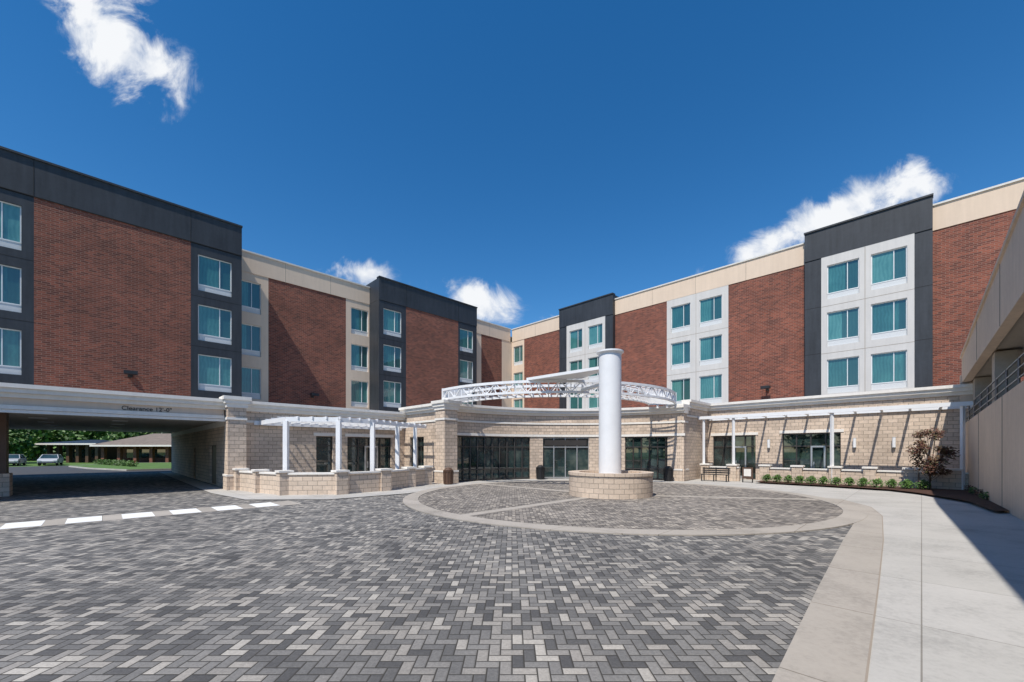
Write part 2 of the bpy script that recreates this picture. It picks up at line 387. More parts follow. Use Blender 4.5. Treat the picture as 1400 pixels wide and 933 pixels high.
# ------------------------------------------------------------------ PODIUM
def cornice(M,x0,x1,y,top):
    H.box('cornices',M_cream,M,x0,x1,y-.34,y+.3,top-.16,top)
    H.box('cornices',M_cream,M,x0,x1,y-.24,y+.3,top-.34,top-.162)
    H.box('cornices',M_cream,M,x0,x1,y-.09,y+.3,top-.52,top-.342)
    H.box('cornices',M_cream,M,x0,x1,y-.05,y+.02,top-1.12,top-1.0)
def storefront(M,x0,x1,z1,y,n,door=None):
    yb=y+.2; zt=2.25
    H.face('storefront_glass',M_store,M,[(x0,yb,.05),(x1,yb,.05),(x1,yb,z1),(x0,yb,z1)],[(x0,0),(x1,0),(x1,z1),(x0,z1)])
    for i in range(n+1):
        x=x0+(x1-x0)*i/n
        H.box('storefront_frames',M_frame,M,max(x0,x-.035),min(x1,x+.035),yb-.08,yb-.002,.05,z1-.001)
    for z in (.05,zt,z1-.08):
        H.box('storefront_frames',M_frame,M,x0+.04,x1-.04,yb-.078,yb-.002,z,z+.07)
    if door:
        a,b=door
        H.box('door_frames',M_alum,M,a,a+.09,yb-.12,yb-.081,.02,2.3); H.box('door_frames',M_alum,M,b-.09,b,yb-.12,yb-.081,.02,2.3)
        H.box('door_frames',M_alum,M,a+.09,b-.09,yb-.12,yb-.081,2.2,2.3); H.box('door_frames',M_alum,M,a+.09,b-.09,yb-.12,yb-.081,.02,.25)
        H.box('door_frames',M_alum,M,a+.15,a+.2,yb-.2,yb-.121,.9,1.3)
yR=-2.23; tR=5.4
opsR=[(22.95,25.7,.03,3.05),(27.25,30.25,.03,3.1)]
H.wall('podium_walls',M_block,MR,22.6,36.3,0,tR-.5,yR,opsR,.3)
cornice(MR,22.3,36.3,yR,tR)
storefront(MR,22.95,25.7,3.05,yR,4,(24.3,25.1)); storefront(MR,27.25,30.25,3.1,yR,4,(28.75,29.5))
H.box('podium_walls',M_block,MR,36.0,36.3,yR+.01,0,0,tR-.55)
for a,b,_,z in opsR: H.box('podium_trim',M_cream,MR,a-.15,b+.15,yR-.04,yR+.02,z+.02,z+.2)
def sconce(M,x,y,z=2.45):
    H.box('wall_sconces',M_alum,M,x-.07,x+.07,y-.06,y-.002,z-.3,z+.3)
    v=M@Vector((x,y-.13,0)); H.cyl('wall_sconces',M_white,(v.x,v.y),.08,.08,z-.26,z+.26,12)
for u in (26.5,30.9,32.6): sconce(MR,u,yR)
tC=4.95
MRr=MR@Matrix.Translation((22.6,0,0))@Matrix.Rotation(math.radians(90),4,'Z')
H.wall('podium_walls',M_block,MRr,-6.2,-2.23,0,tR-.5,0,[],.2)
cornice(MRr,-6.2,-2.58,0,tR-.01)
def pier(M,xc,yc,w,top):
    H.box('piers',M_block,M,xc-w/2,xc+w/2,yc-w/2,yc+w/2,0,top-.5)
    H.box('piers',M_blocksm,M,xc-w/2-.05,xc+w/2+.05,yc-w/2-.05,yc+w/2+.05,0,.7)
    H.box('piers',M_cream,M,xc-w/2-.07,xc+w/2+.07,yc-w/2-.07,yc+w/2+.07,.701,.8)
    H.box('piers',M_cream,M,xc-w/2-.06,xc+w/2+.06,yc-w/2-.06,yc+w/2+.06,top-.5,top-.3)
    H.box('piers',M_cream,M,xc-w/2-.13,xc+w/2+.13,yc-w/2-.13,yc+w/2+.13,top-.299,top-.12)
    H.box('piers',M_cream,M,xc-w/2-.2,xc+w/2+.2,yc-w/2-.2,yc+w/2+.2,top-.119,top+.06)
    H.box('piers',M_cream,M,xc-w/2-.04,xc+w/2+.04,yc-w/2-.04,yc+w/2+.04,top-1.12,top-1.0)
pier(MR,22.15,-6.5,.95,tC+.02)
yL=-8.52; tL=4.6
opsL=[(-24.8,-23.84,.03,2.85),(-22.95,-19.98,.03,2.85)]
H.wall('podium_walls',M_block,ML,-29.1,-18.98,0,tL-.5,yL,opsL,.3)
storefront(ML,-24.8,-23.84,2.85,yL,1); storefront(ML,-22.95,-19.98,2.85,yL,4,(-21.8,-20.9))
cornice(ML,-50,-18.98,yL,tL)
for a,b,_,z in opsL: H.box('podium_trim',M_cream,ML,a-.15,b+.15,yL-.04,yL+.02,z+.02,z+.2)
pier(ML,-28.85,-8.7,.8,tL+.08)
MLr=ML@Matrix.Translation((-18.98,0,0))@Matrix.Rotation(math.radians(-90),4,'Z')
H.wall('podium_walls',M_block,MLr,8.52,12.7,0,tC-.5,0,[(9.2,10.9,.03,2.9)],.3)
storefront(MLr,9.2,10.9,2.9,0,2)
cornice(MLr,8.3,12.6,0,tC-.02)
pier(ML,-18.75,-13.05,.95,tC+.02)
H.box('drive_through_beam',M_tan,ML,-50,-29.3,yL-.001,yL+.5,3.66,tL-.52)
H.box('drive_through_soffit',M_ceil,ML,-50,-29.1,yL+.5,16,3.66,3.95)
H.box('drive_through_beam',M_cream,ML,-50,-29.3,yL-.08,yL-.002,3.62,3.78)
MT=ML@Matrix.Translation((-29.1,0,0))@Matrix.Rotation(math.radians(-90),4,'Z')
H.wall('drive_through_wall',M_block,MT,-16,8.5,0,3.66,0,[(-3,-1.9,.03,2.2),(3.2,5.2,.03,2.3)],.15)
H.box('drive_through_wall',M_frame,MT,-3,-1.9,.12,.15,.03,2.2); H.box('drive_through_wall',M_brown,MT,3.2,5.2,.12,.15,.03,2.3)
H.box('drive_through_wall',M_cream,MT,-16,8.5,-.05,-.002,3.3,3.6)
H.box('drive_through_wall',M_block,ML,-50,-43,yL+.01,16,0,3.655)
for (x,y) in ((-37.0,-5.2),(-39.6,15.2)):
    H.box('canopy_columns',M_brown,ML,x-.35,x+.35,y-.35,y+.35,0,3.66)
    H.box('canopy_columns',M_block,ML,x-.45,x+.45,y-.45,y+.45,0,1.0)
for x in range(-42,-30,3):
    for y in (-6,-2,2,6,10): H.box('soffit_panels',M_white,ML,x-.3,x+.3,y-.3,y+.3,3.63,3.659)
CC=(4.3,18.6); RR=10.6; rad=math.radians
ZT=2.95
ops=[(106.6,137.0),(83.7,101.5),(53.0,70.2)]
def wedge(a0,a1,z0,z1): 
    n=max(1,int(abs(a1-a0)/2)); H.arcbox('entrance_wall',M_block,CC,rad(a0),rad(a1),RR,RR+.35,z0,z1,n)
for a0,a1 in ((49.5,53),(70.2,83.7),(101.5,106.6),(137,141)): wedge(a0,a1,0,ZT)
wedge(49.5,141,ZT,tC-.5)
A0,A1=rad(49.0),rad(141.5)
H.arcbox('entrance_cornice',M_cream,CC,A0,A1,RR-.34,RR+.5,tC-.16,tC,46)
H.arcbox('entrance_cornice',M_cream,CC,A0,A1,RR-.24,RR+.5,tC-.34,tC-.161,46)
H.arcbox('entrance_cornice',M_cream,CC,A0,A1,RR-.09,RR+.5,tC-.5,tC-.341,46)
H.arcbox('entrance_cornice',M_cream,CC,A0,A1,RR-.05,RR-.002,tC-1.12,tC-1.0,46)
H.arcbox('entrance_cornice',M_cream,CC,A0,A1,RR-.06,RR-.002,ZT+.02,ZT+.18,46)
for (a0,a1),n in zip(ops,(10,4,6)):
    for k in range(n):
        a=rad(a0+(a1-a0)*k/n); b=rad(a0+(a1-a0)*(k+1)/n); r=RR+.18
        pa=(CC[0]+r*math.cos(a),CC[1]+r*math.sin(a)); pb=(CC[0]+r*math.cos(b),CC[1]+r*math.sin(b))
        H.face('storefront_glass',M_store,ID,[(pa[0],pa[1],.05),(pb[0],pb[1],.05),(pb[0],pb[1],ZT),(pa[0],pa[1],ZT)],[(0,0),(1,0),(1,1),(0,1)])
    fm=M_alum if n==4 else M_frame
    for k in range(n+1):
        a=rad(a0+(a1-a0)*k/n); r=RR+.12
        x,y=CC[0]+r*math.cos(a),CC[1]+r*math.sin(a)
        H.beam('storefront_frames',fm,(x,y,.02),(x,y,ZT),.07,.07)
        if k<n:
            b=rad(a0+(a1-a0)*(k+1)/n); x2,y2=CC[0]+r*math.cos(b),CC[1]+r*math.sin(b)
            for z in (.08,2.25,ZT-.05)+((.75,) if n!=4 else ()): H.beam('storefront_frames',fm,(x,y,z),(x2,y2,z),.06,.07)
H.arcbox('door_header',M_frame,CC,rad(84.5),rad(100.7),RR+.05,RR+.11,2.35,2.75,8)
def arcpts(a0,a1,r,n): return [(CC[0]+r*math.cos(rad(a0+(a1-a0)*k/n)),CC[1]+r*math.sin(rad(a0+(a1-a0)*k/n))) for k in range(n+1)]
deck=[(0,47.6)]+[L2(18.9,0),L2(18.9,12.8)]+arcpts(141,49.5,RR+.3,24)+[R2(22.5,6.2),R2(22.5,0)]
H.face('podium_deck',M_roof,ID,[(x,y,4.42) for x,y in deck],[(x,y) for x,y in deck])
H.box('podium_deck',M_roof,ML,-50,-18.9,yL+.31,0,4.2,4.3)
H.box('podium_deck',M_roof,MR,22.55,36,yR+.31,0,4.9,5.0)
H.done()
def text(name,body,M,loc,size,mat):
    cu=bpy.data.curves.new(name,'FONT'); cu.body=body; cu.size=size; cu.extrude=.01; cu.materials.append(mat)
    o=bpy.data.objects.new(name,cu); scene.collection.objects.link(o)
    o.matrix_world=M@Matrix.Translation(loc)@Matrix.Rotation(math.radians(90),4,'X'); return o
text('clearance_sign',"Clearance 12'-0\"",ML,(-33.1,yL-.015,3.82),.26,M_blackm)

# ------------------------------------------------------------------ GROUND
sheet('ground',M_grass,[(-500,-300),(500,-300),(500,700),(-500,700)],-.03)
sheet('paver_courtyard',M_paver,[(-45,-12),(34,-12),(34,20),(15,44),(-18,44),(-38,44),(-48,30)],-.012)
lot=[(ML@Vector(v)).to_2d()[:] for v in ((-85,16.5,0),(-14,16.5,0),(-14,46,0),(-85,46,0))]
sheet('parking_lot_asphalt',M_asph,lot,-.004)
sheet('access_road_asphalt',M_asph,[(-60,-30),(60,-30),(60,-12),(-60,-12)],-.016)
G=Grp('plaza_circle')
sheet('circle_pavers',M_paver2,arcpts(0,360,8.4,96)[:-1],.0).parent=G.e
G.arcbox('circle_band',M_conc2,CC,0,2*math.pi,8.35,8.95,-.01,.018,120)
for a in (226,-13,62,136):
    a=rad(a); d=Vector((math.cos(a),math.sin(a),0)); c=Vector((CC[0],CC[1],0))
    G.beam('radial_band',M_conc2,c+d*1.7+Vector((0,0,-.004)),c+d*8.36+Vector((0,0,-.004)),.42,.02)
G.done()
apr=arcpts(143,10,8.93,40)+[R2(36,2.2),R2(22.4,2.2)]+arcpts(49,143,RR+.1,40)
sheet('entrance_walk',M_conc,apr,.004)
rib=[(-3.2,-4),( -.1,.9),(2.24,3.53),(4.57,6.09),(7.4,9.15),(10.2,12.1)]
ribo=[(-2.2,-4),(.75,.9),(3.05,3.53),(5.45,6.09),(8.25,9.1),(11.3,12.5),(12.7,14.5),(13.5,16.8)]
sheet('walk_border_band',M_conc2,rib+arcpts(-46,-8,8.9,10)+list(reversed(ribo)),.010)
jt=Grp('walk_edge_joint')
for a,b in zip(ribo,ribo[1:]): jt.beam('strip',M_sjoint,(a[0],a[1],.0065),(b[0],b[1],.0065),.018,.01)
jt.done()
sheet('right_walk',M_conc,[(-2.3,-4.0)]+ribo[1:]+arcpts(-8,12,8.95,6)+[R2(36,2.5),(30,18),(12,-4)],.006)
lw=[L2(29.2,-16),L2(30.0,-16),L2(30.1,10.2),L2(29.6,14.3),L2(27.2,16.6),L2(23.6,16.8),L2(20.6,15.3)]+[(CC[0]+8.93*math.cos(rad(a)),CC[1]+8.93*math.sin(rad(a))) for a in (150,145,141)]+[L2(18.6,13.3),L2(18.9,8.5),L2(29.2,8.5)]
sheet('patio_walk',M_conc,lw,.014)
cw=Grp('crosswalk')
cw.box('base_band',M_conc2,ML,-50,-28.4,-17.2,-15.8,-.02,-.006)
u=29.1
while u<48:
    cw.box('painted_bar',M_paint,ML,-u-.72,-u,-17.1,-15.9,-.006,-.001); u+=1.15
cw.done()

# ------------------------------------------------------------------ PLANTER / COLUMN
F=Grp('round_stone_planter'); fc=(4.45,18.6)
F.arcbox('ring_wall',M_blocksm,fc,0,2*math.pi,1.45,1.84,0,.92,64)
F.arcbox('cap',M_blocksm,fc,0,2*math.pi,1.40,1.88,.92,1.04,64)
F.cyl('gravel_bed',M_gar,fc,1.44,1.44,.5,.72,48)
F.done()
K=Grp('white_column')
K.cyl('shaft',M_white,fc,.5,.5,.7,6.33,64); K.cyl('base_collar',M_white,fc,.56,.54,.7,.95,64)
K.cyl('cap_neck',M_white,fc,.5,.58,6.33,6.42,64,False); K.cyl('cap',M_white,fc,.6,.6,6.42,6.49,64)
K.done()
# ------------------------------------------------------------------ CURVED TRUSS
T=Grp('curved_truss_canopy')
def circ3(a,b,c):
    ax,ay=a;bx,by=b;cx,cy=c
    d=2*(ax*(by-cy)+bx*(cy-ay)+cx*(ay-by))
    ux=((ax*ax+ay*ay)*(by-cy)+(bx*bx+by*by)*(cy-ay)+(cx*cx+cy*cy)*(ay-by))/d
    uy=((ax*ax+ay*ay)*(cx-bx)+(bx*bx+by*by)*(ax-cx)+(cx*cx+cy*cy)*(bx-ax))/d
    return (ux,uy),math.hypot(ax-ux,ay-uy)
tc,tr=circ3((-3.55,25.4),(4.2,22.6),(9.9,27.0))
aa=math.atan2(25.4-tc[1],-3.55-tc[0]); ab=math.atan2(27.0-tc[1],9.9-tc[0])
if aa>0: aa-=2*math.pi
if ab>0: ab-=2*math.pi
n=30; hw=.8
def tp(r,k,z):
    a=aa+(ab-aa)*k/n; return Vector((tc[0]+r*math.cos(a),tc[1]+r*math.sin(a),z))
zb,zt_=5.10,5.68
for k in range(n):
    for r in (tr+hw,tr-hw):
        T.beam('chords',M_white,tp(r,k,zb),tp(r,k+1,zb),.12,.12); T.beam('chords',M_white,tp(r,k,zt_),tp(r,k+1,zt_),.12,.14)
        z0,z1=(zb,zt_) if k%2==0 else (zt_,zb)
        T.beam('web',M_white,tp(r,k,z0),tp(r,k+1,z1),.05)
        T.beam('web',M_white,tp(r,k,zb),tp(r,k,zt_),.04)
    T.beam('ties',M_white,tp(tr+hw,k,zt_+.04),tp(tr-hw,k,zt_+.04),.07,.05)
    T.beam('ties',M_white,tp(tr+hw,k,zb),tp(tr-hw,k,zb),.05)
for k in (0,n):
    T.beam('end_plate',M_white,tp(tr+hw+.08,k,5.40),tp(tr-hw-.08,k,5.40),.12,.74)
    for r in (tr+.3,tr-.3): T.beam('posts',M_white,tp(r,k,4.8),tp(r,k,5.1),.12)
def plate(pts,th):
    T.face('tie_plate',M_white,ID,[(p.x,p.y,p.z) for p in pts],[(0,0)]*len(pts))
    T.face('tie_plate',M_white,ID,[(p.x,p.y,p.z-th) for p in reversed(pts)],[(0,0)]*len(pts))
    for a,b in zip(pts,pts[1:]+pts[:1]):
        T.face('tie_plate',M_white,ID,[(a.x,a.y,a.z-th),(b.x,b.y,b.z-th),(b.x,b.y,b.z),(a.x,a.y,a.z)],[(0,0)]*4)
fw=tp(tr,2,0).x<fc[0]
kA=int(n*.36) if fw else int(n*.64)
kB=int(n*.53) if fw else int(n*.47)
plate([tp(tr+hw,kA,5.88),tp(tr+hw,kB,5.95),Vector((fc[0]-.1,fc[1]+.3,5.86)),Vector((fc[0]-.4,fc[1]+.1,5.86))],.14)
T.beam('radial_arm',M_white,tp(tr+hw,int(n*.5),5.2),(fc[0],fc[1],5.1),.14,.14)
T.beam('radial_arm',M_white,tp(tr+hw,int(n*.62) if fw else int(n*.38),5.7),(fc[0],fc[1],5.62),.14,.16)
T.done()

# ------------------------------------------------------------------ LEFT PATIO WALL + PERGOLA
W=Grp('patio_wall')
pts=[(28.75,9.4),(28.4,11.5),(27.9,13.4),(26.0,14.9),(23.8,14.8),(21.8,13.8),(20.3,13.15)]
for a,b in zip(pts,pts[1:]):
    A=Vector((*L2(*a),0));B=Vector((*L2(*b),0)); d=(B-A); Ln=d.length; d.normalize()
    M=Matrix(((d.x,-d.y,0,A.x),(d.y,d.x,0,A.y),(0,0,1,0),(0,0,0,1)))
    W.box('wall',M_blocksm,M,.2,Ln-.2,-.14,.14,0,.92); W.box('cap',M_cream,M,.2,Ln-.2,-.19,.19,.92,1.0)
for a in pts:
    x,y=L2(*a); M=Matrix.Translation((x,y,0))@Matrix.Rotation(math.radians(45),4,'Z')
    W.box('pier',M_blocksm,M,-.26,.26,-.26,.26,0,1.02); W.box('pier_cap',M_cream,M,-.31,.31,-.31,.31,1.02,1.11)
W.done()
Pg=Grp('white_pergola')
Q=[(27.6,12.6),(25.75,14.1),(24.0,14.0),(22.1,13.1),(20.6,12.5)]; zp=3.35
def V(u,p,z): x,y=L2(u,p); return Vector((x,y,z))
for a in Q: 
    Pg.beam('post',M_white,V(*a,0),V(*a,zp+.05),.2); Pg.beam('post_base',M_white,V(*a,0),V(*a,.25),.27)
fr=[(27.75,8.7)]+Q+[(19.6,12.1)]
for a,b in zip(fr,fr[1:]): 
    Pg.beam('front_beam',M_white,V(*a,zp+.12),V(*b,zp+.12),.09,.22)
Pg.beam('wall_ledger',M_white,V(28.0,8.65,zp+.12),V(19.3,8.65,zp+.12),.09,.22)
def pfront(u):
    for a,b in zip(fr,fr[1:]):
        if min(a[0],b[0])<=u<=max(a[0],b[0]) and a[0]!=b[0]:
            t=(u-a[0])/(b[0]-a[0]); 
            if a[1]+(b[1]-a[1])*t>9.5: return a[1]+(b[1]-a[1])*t
    return 12.4
u=19.7
while u<27.7:
    Pg.beam('rafter',M_white,V(u,8.7,zp+.2),V(u,pfront(u)+.12,zp+.2),.05,.12); u+=.5
for p_ in (9.6,10.6,11.6): Pg.beam('purlin',M_white,V(27.7,p_,zp+.28),V(19.6,p_,zp+.28),.05,.04)
Pg.done()
# ------------------------------------------------------------------ RIGHT PATIO WALL + CANOPY
W=Grp('patio_wall')
def lowwall(u0,u1,p,piers):
    W.box('wall',M_blocksm,MR,u0,u1,-p-.14,-p+.14,0,.86); W.box('cap',M_cream,MR,u0,u1,-p-.19,-p+.19,.86,.94)
    for u in piers:
        W.box('pier',M_blocksm,MR,u-.26,u+.26,-p-.27,-p+.27,0,1.02); W.box('pier_cap',M_cream,MR,u-.32,u+.32,-p-.32,-p+.32,1.02,1.11)
lowwall(22.9,25.3,4.3,(23.2,24.9)); lowwall(26.5,35.3,4.0,(26.7,28.4,30.2,31.7,33.3,34.8))
W.done()
Tr=Grp('white_flat_canopy')
def VR(u,p,z): x,y=R2(u,p); return Vector((x,y,z))
for u in (23.0,24.9,30.07,35.1): Tr.beam('post',M_white,VR(u,4.2,0),VR(u,4.2,4.15),.13)
Tr.beam('front_fascia',M_white,VR(22.7,4.3,4.26),VR(35.5,4.3,4.26),.12,.2); Tr.beam('wall_ledger',M_white,VR(22.7,2.3,4.26),VR(35.5,2.3,4.26),.08,.18)
u=22.9
while u<35.6:
    Tr.beam('louver_blade',M_white,VR(u,2.34,4.26),VR(u,4.24,4.26),.11,.06); u+=1.15
Tr.done()

# ------------------------------------------------------------------ PARKING GARAGE (right)
Gg=Grp('parking_garage')
B0=Vector((23.3,21.15,0)); A0_=Vector((14.4,11.5,0)); dg=(A0_-B0).normalized(); LG=34
sx=Vector((-dg.y,dg.x,0))
out=sx if sx.dot(Vector((-1,1,0)))<0 else -sx
MG=Matrix(((dg.x,out.x,0,B0.x),(dg.y,out.y,0,B0.y),(0,0,1,0),(0,0,0,1)))
LA=(A0_-B0).length
def zz(z_far,z_near,x): return z_far+(z_near-z_far)*min(x,LA+2)/LA
def slab(part,mat,x0,x1,y0,y1,zf0,zn0,zf1,zn1):
    a0,b0=zz(zf0,zn0,x0),zz(zf0,zn0,x1); a1,b1=zz(zf1,zn1,x0),zz(zf1,zn1,x1)
    P=[(x0,y0,a0),(x1,y0,b0),(x1,y1,b0),(x0,y1,a0),(x0,y0,a1),(x1,y0,b1),(x1,y1,b1),(x0,y1,a1)]
    for f in ((0,1,5,4),(1,2,6,5),(2,3,7,6),(3,0,4,7),(4,5,6,7),(3,2,1,0)):
        Gg.face(part,mat,MG,[P[i] for i in f],[(P[i][0]+P[i][1],P[i][2]) for i in f])
XE=LA+2
for x0,x1 in ((0,XE),(XE,LG)):
    slab('lower_wall',M_gar,x0,x1,0,.3,0,0,3.35,4.0)
    slab('spandrel',M_gar,x0,x1,-.05,.25,5.5,6.4,6.75,8.8)
    slab('spandrel_cap',M_gar,x0,x1,-.12,.32,6.75,8.8,6.87,8.95)
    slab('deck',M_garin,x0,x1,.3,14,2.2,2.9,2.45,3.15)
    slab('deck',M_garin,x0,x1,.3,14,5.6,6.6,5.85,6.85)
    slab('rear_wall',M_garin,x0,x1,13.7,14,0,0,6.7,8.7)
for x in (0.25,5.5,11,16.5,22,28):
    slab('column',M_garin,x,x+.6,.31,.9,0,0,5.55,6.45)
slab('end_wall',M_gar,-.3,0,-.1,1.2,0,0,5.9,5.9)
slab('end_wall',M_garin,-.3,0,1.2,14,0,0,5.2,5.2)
for x in (5.0,10.0,15.0): 
    a=MG@Vector((x,-.003,0.02)); b=MG@Vector((x,-.003,zz(3.35,4.0,x)-.01)); Gg.beam('wall_joint',M_sjoint,a,b,.02)
    a=MG@Vector((x,-.053,zz(5.5,6.4,x)+.01)); b=MG@Vector((x,-.053,zz(6.75,8.8,x)-.01)); Gg.beam('wall_joint',M_sjoint,a,b,.02)
for dz in (.3,.6,.9):
    for x0,x1 in ((0,XE),(XE,LG)):
        a=MG@Vector((x0,.12,zz(3.35,4.0,x0)+dz)); b=MG@Vector((x1,.12,zz(3.35,4.0,x1)+dz)); Gg.beam('railing',M_rail,a,b,.04)
x=.8
while x<LG:
    a=MG@Vector((x,.12,zz(3.35,4.0,x))); Gg.beam('railing',M_rail,a,a+Vector((0,0,.92)),.045); x+=1.8
Gg.done()

# ------------------------------------------------------------------ PLANT BED
def bed(name,poly,h,z0=.0):
    import bmesh
    bm=bmesh.new(); vs=[bm.verts.new((x,y,z0)) for x,y in poly]; f=bm.faces.new(vs)
    bmesh.ops.inset_region(bm,faces=[f],thickness=.15)
    for v in f.verts: v.co.z+=h
    bmesh.ops.recalc_face_normals(bm,faces=bm.faces)
    me=bpy.data.meshes.new(name); bm.to_mesh(me); bm.free(); me.materials.append(M_mulch)
    if me.polygons[0].normal.z<0: me.flip_normals()
    o=bpy.data.objects.new(name,me); scene.collection.objects.link(o)
bed('mulch_bed',[R2(26.5,4.2),R2(26.5,5.6),R2(30,5.9),R2(32.6,6.5),R2(33.6,7.7),(17.2,15.5),(15.2,12.9),(15.9,13.0),(23.2,21.0),R2(35.2,4.2)],.10)
def leafmesh(name,parent,mat,blobs,nper,size,seed):
    rnd=random.Random(seed); v=[];f=[]
    for (c,r) in blobs:
        for _ in range(nper):
            d=Vector((rnd.gauss(0,1),rnd.gauss(0,1),rnd.gauss(0,1))).normalized()*(rnd.random()**.4)
            p=Vector((c[0]+d.x*r[0],c[1]+d.y*r[1],c[2]+d.z*r[2]))
            a=Vector((rnd.gauss(0,1),rnd.gauss(0,1),rnd.gauss(0,1))).normalized(); b=a.orthogonal().normalized()
            s=size*rnd.uniform(.6,1.3); i=len(v)
            v+= [p-a*s,p-b*s*.55,p+a*s,p+b*s*.55]; f.append((i,i+1,i+2,i+3))
    me=bpy.data.meshes.new(name); me.from_pydata(v,[],f); me.materials.append(mat); me.update()
    o=bpy.data.objects.new(name,me); scene.collection.objects.link(o)
    if parent: o.parent=parent
    return o
def tree(name,x,y,h,cr,mat,seed,nblob=16,nper=130,leaf=.12,z0=0,trunk=.14,crownlow=.35):
    rnd=random.Random(seed); g=Grp(name); segs=5; pz=[]; p=Vector((x,y,z0))
    for k in range(segs):
        t0,t1=k/segs,(k+1)/segs; nx=Vector((x+rnd.uniform(-.06,.06)*h*.3,y+rnd.uniform(-.06,.06)*h*.3,z0+h*.7*t1))
        w=trunk*(1-t0*.7); g.beam('trunk',M_bark,p,nx,w); p=nx; pz.append(nx)
    blobs=[]
    for i in range(nblob):
        a=rnd.uniform(0,6.28); zf=rnd.uniform(crownlow,1); rr=cr*math.sqrt(max(.05,1-((zf-.6)/.45)**2))*rnd.uniform(.35,.95)
        c=Vector((x+rr*math.cos(a),y+rr*math.sin(a),z0+h*zf*.93)); base=pz[min(segs-1,max(0,int(zf*segs*.8)-1))]
        g.beam('limb',M_bark,base,c,trunk*.25); br=cr*rnd.uniform(.25,.42)
        blobs.append((c,(br,br,br*.75)))
    g.done(); leafmesh('crown',g.e,mat,blobs,nper,leaf,seed)
tx,ty=R2(34.0,5.3)
tree('japanese_maple_tree',tx,ty,3.05,.85,M_leafr,3,32,110,.06,.05,.06,.3)
for i in range(13):
    u=27.0+.56*i
    x,y=R2(u,5.05+.06*(i%2)+.03*i); g=Grp('low_shrub')
    g.beam('stem',M_bark,(x,y,0),(x,y,.3),.04); g.done()
    r=.29+.05*math.sin(i*2.3)
    leafmesh('foliage',g.e,M_leaf,[((x,y,.30),(r,r,.22)),((x+.1,y+.05,.40),(r*.6,r*.6,.17))],290,.045,i)
for i in range(4):
    x,y=20.9-.9*i,18.7-1.0*i
    g=Grp('low_shrub'); g.beam('stem',M_bark,(x,y,0),(x,y,.3),.04); g.done()
    leafmesh('foliage',g.e,M_leaf if i%2 else M_leafr,[((x,y,.27),(.22,.22,.17))],180,.04,60+i)

# ------------------------------------------------------------------ FURNITURE
def bin_(x,y,mat=M_blackm):
    g=Grp('litter_bin'); g.cyl('body',mat,(x,y),.24,.27,.03,.78,20); g.cyl('rim',mat,(x,y),.31,.31,.78,.84,20); g.cyl('dome',mat,(x,y),.28,.12,.86,1.0,20); g.cyl('neck',mat,(x,y),.2,.2,.84,.86,12)
    for k in range(12):
        a=k*math.pi/6; g.beam('slat',mat,(x+.27*math.cos(a),y+.27*math.sin(a),.05),(x+.295*math.cos(a),y+.295*math.sin(a),.8),.03)
    g.done()
def cp(a,r): return (CC[0]+r*math.cos(rad(a)),CC[1]+r*math.sin(rad(a)))
bin_(*cp(103.5,10.0)); bin_(*cp(54,10.0))
bx,by=L2(19.3,14.0); bin_(bx,by,M_brown)
def bench(u,p):
    g=Grp('park_bench'); 
    for k in range(4): g.box('seat',M_blackm,MR,u-.85,u+.85,-p-.4+.11*k,-p-.32+.11*k,.43,.46)
    for k in range(3): g.box('backrest',M_blackm,MR,u-.85,u+.85,-p+.06,-p+.09,.52+.13*k,.61+.13*k)
    for s in (-.75,0,.75):
        g.box('leg',M_blackm,MR,u+s-.03,u+s+.03,-p-.4,-p-.35,0,.43); g.box('leg',M_blackm,MR,u+s-.03,u+s+.03,-p+.03,-p+.06,0,.9)
        g.box('armrest',M_blackm,MR,u+s-.03,u+s+.03,-p-.4,-p+.03,.4,.43)
    g.done()
bench(24.2,5.4)
def chair(M,x,y,r):
    g=Grp('patio_chair'); N=M@Matrix.Translation((x,y,0))@Matrix.Rotation(r,4,'Z')
    g.box('seat',M_blackm,N,-.23,.23,-.22,.22,.42,.46); g.box('backrest',M_blackm,N,-.23,.23,.2,.23,.52,.9)
    for a in (-.2,.2):
        for b in (-.19,.19): g.box('leg',M_blackm,N,a-.02,a+.02,b-.02,b+.02,0,.9 if b>0 else .42)
    g.done()
def table(M,x,y):
    g=Grp('patio_table'); v=M@Vector((x,y,0)); g.cyl('top',M_blackm,(v.x,v.y),.42,.42,.71,.74,24); g.cyl('post',M_blackm,(v.x,v.y),.04,.04,.03,.71,12); g.cyl('foot',M_blackm,(v.x,v.y),.25,.2,0,.03,16); g.done()
for u in (27.6,31.0,): 
    table(MR,u,-3.2); chair(MR,u-.7,-3.2,1.57); chair(MR,u+.7,-3.2,-1.57)
for u,p_ in ((25.6,11.6),(22.4,11.2)):
    table(ML,-u,-p_); chair(ML,-u-.75,-p_,1.57); chair(ML,-u+.75,-p_,-1.57)
g=Grp('notice_board'); g.box('panel',M_brown,MR,25.7,26.3,-5.2,-5.12,.25,.95); g.box('sheet',M_cream,MR,25.8,26.2,-5.21,-5.201,.4,.85); g.box('leg',M_blackm,MR,25.7,25.75,-5.2,-5.12,0,.25); g.box('leg',M_blackm,MR,26.25,26.3,-5.2,-5.12,0,.25); g.done()

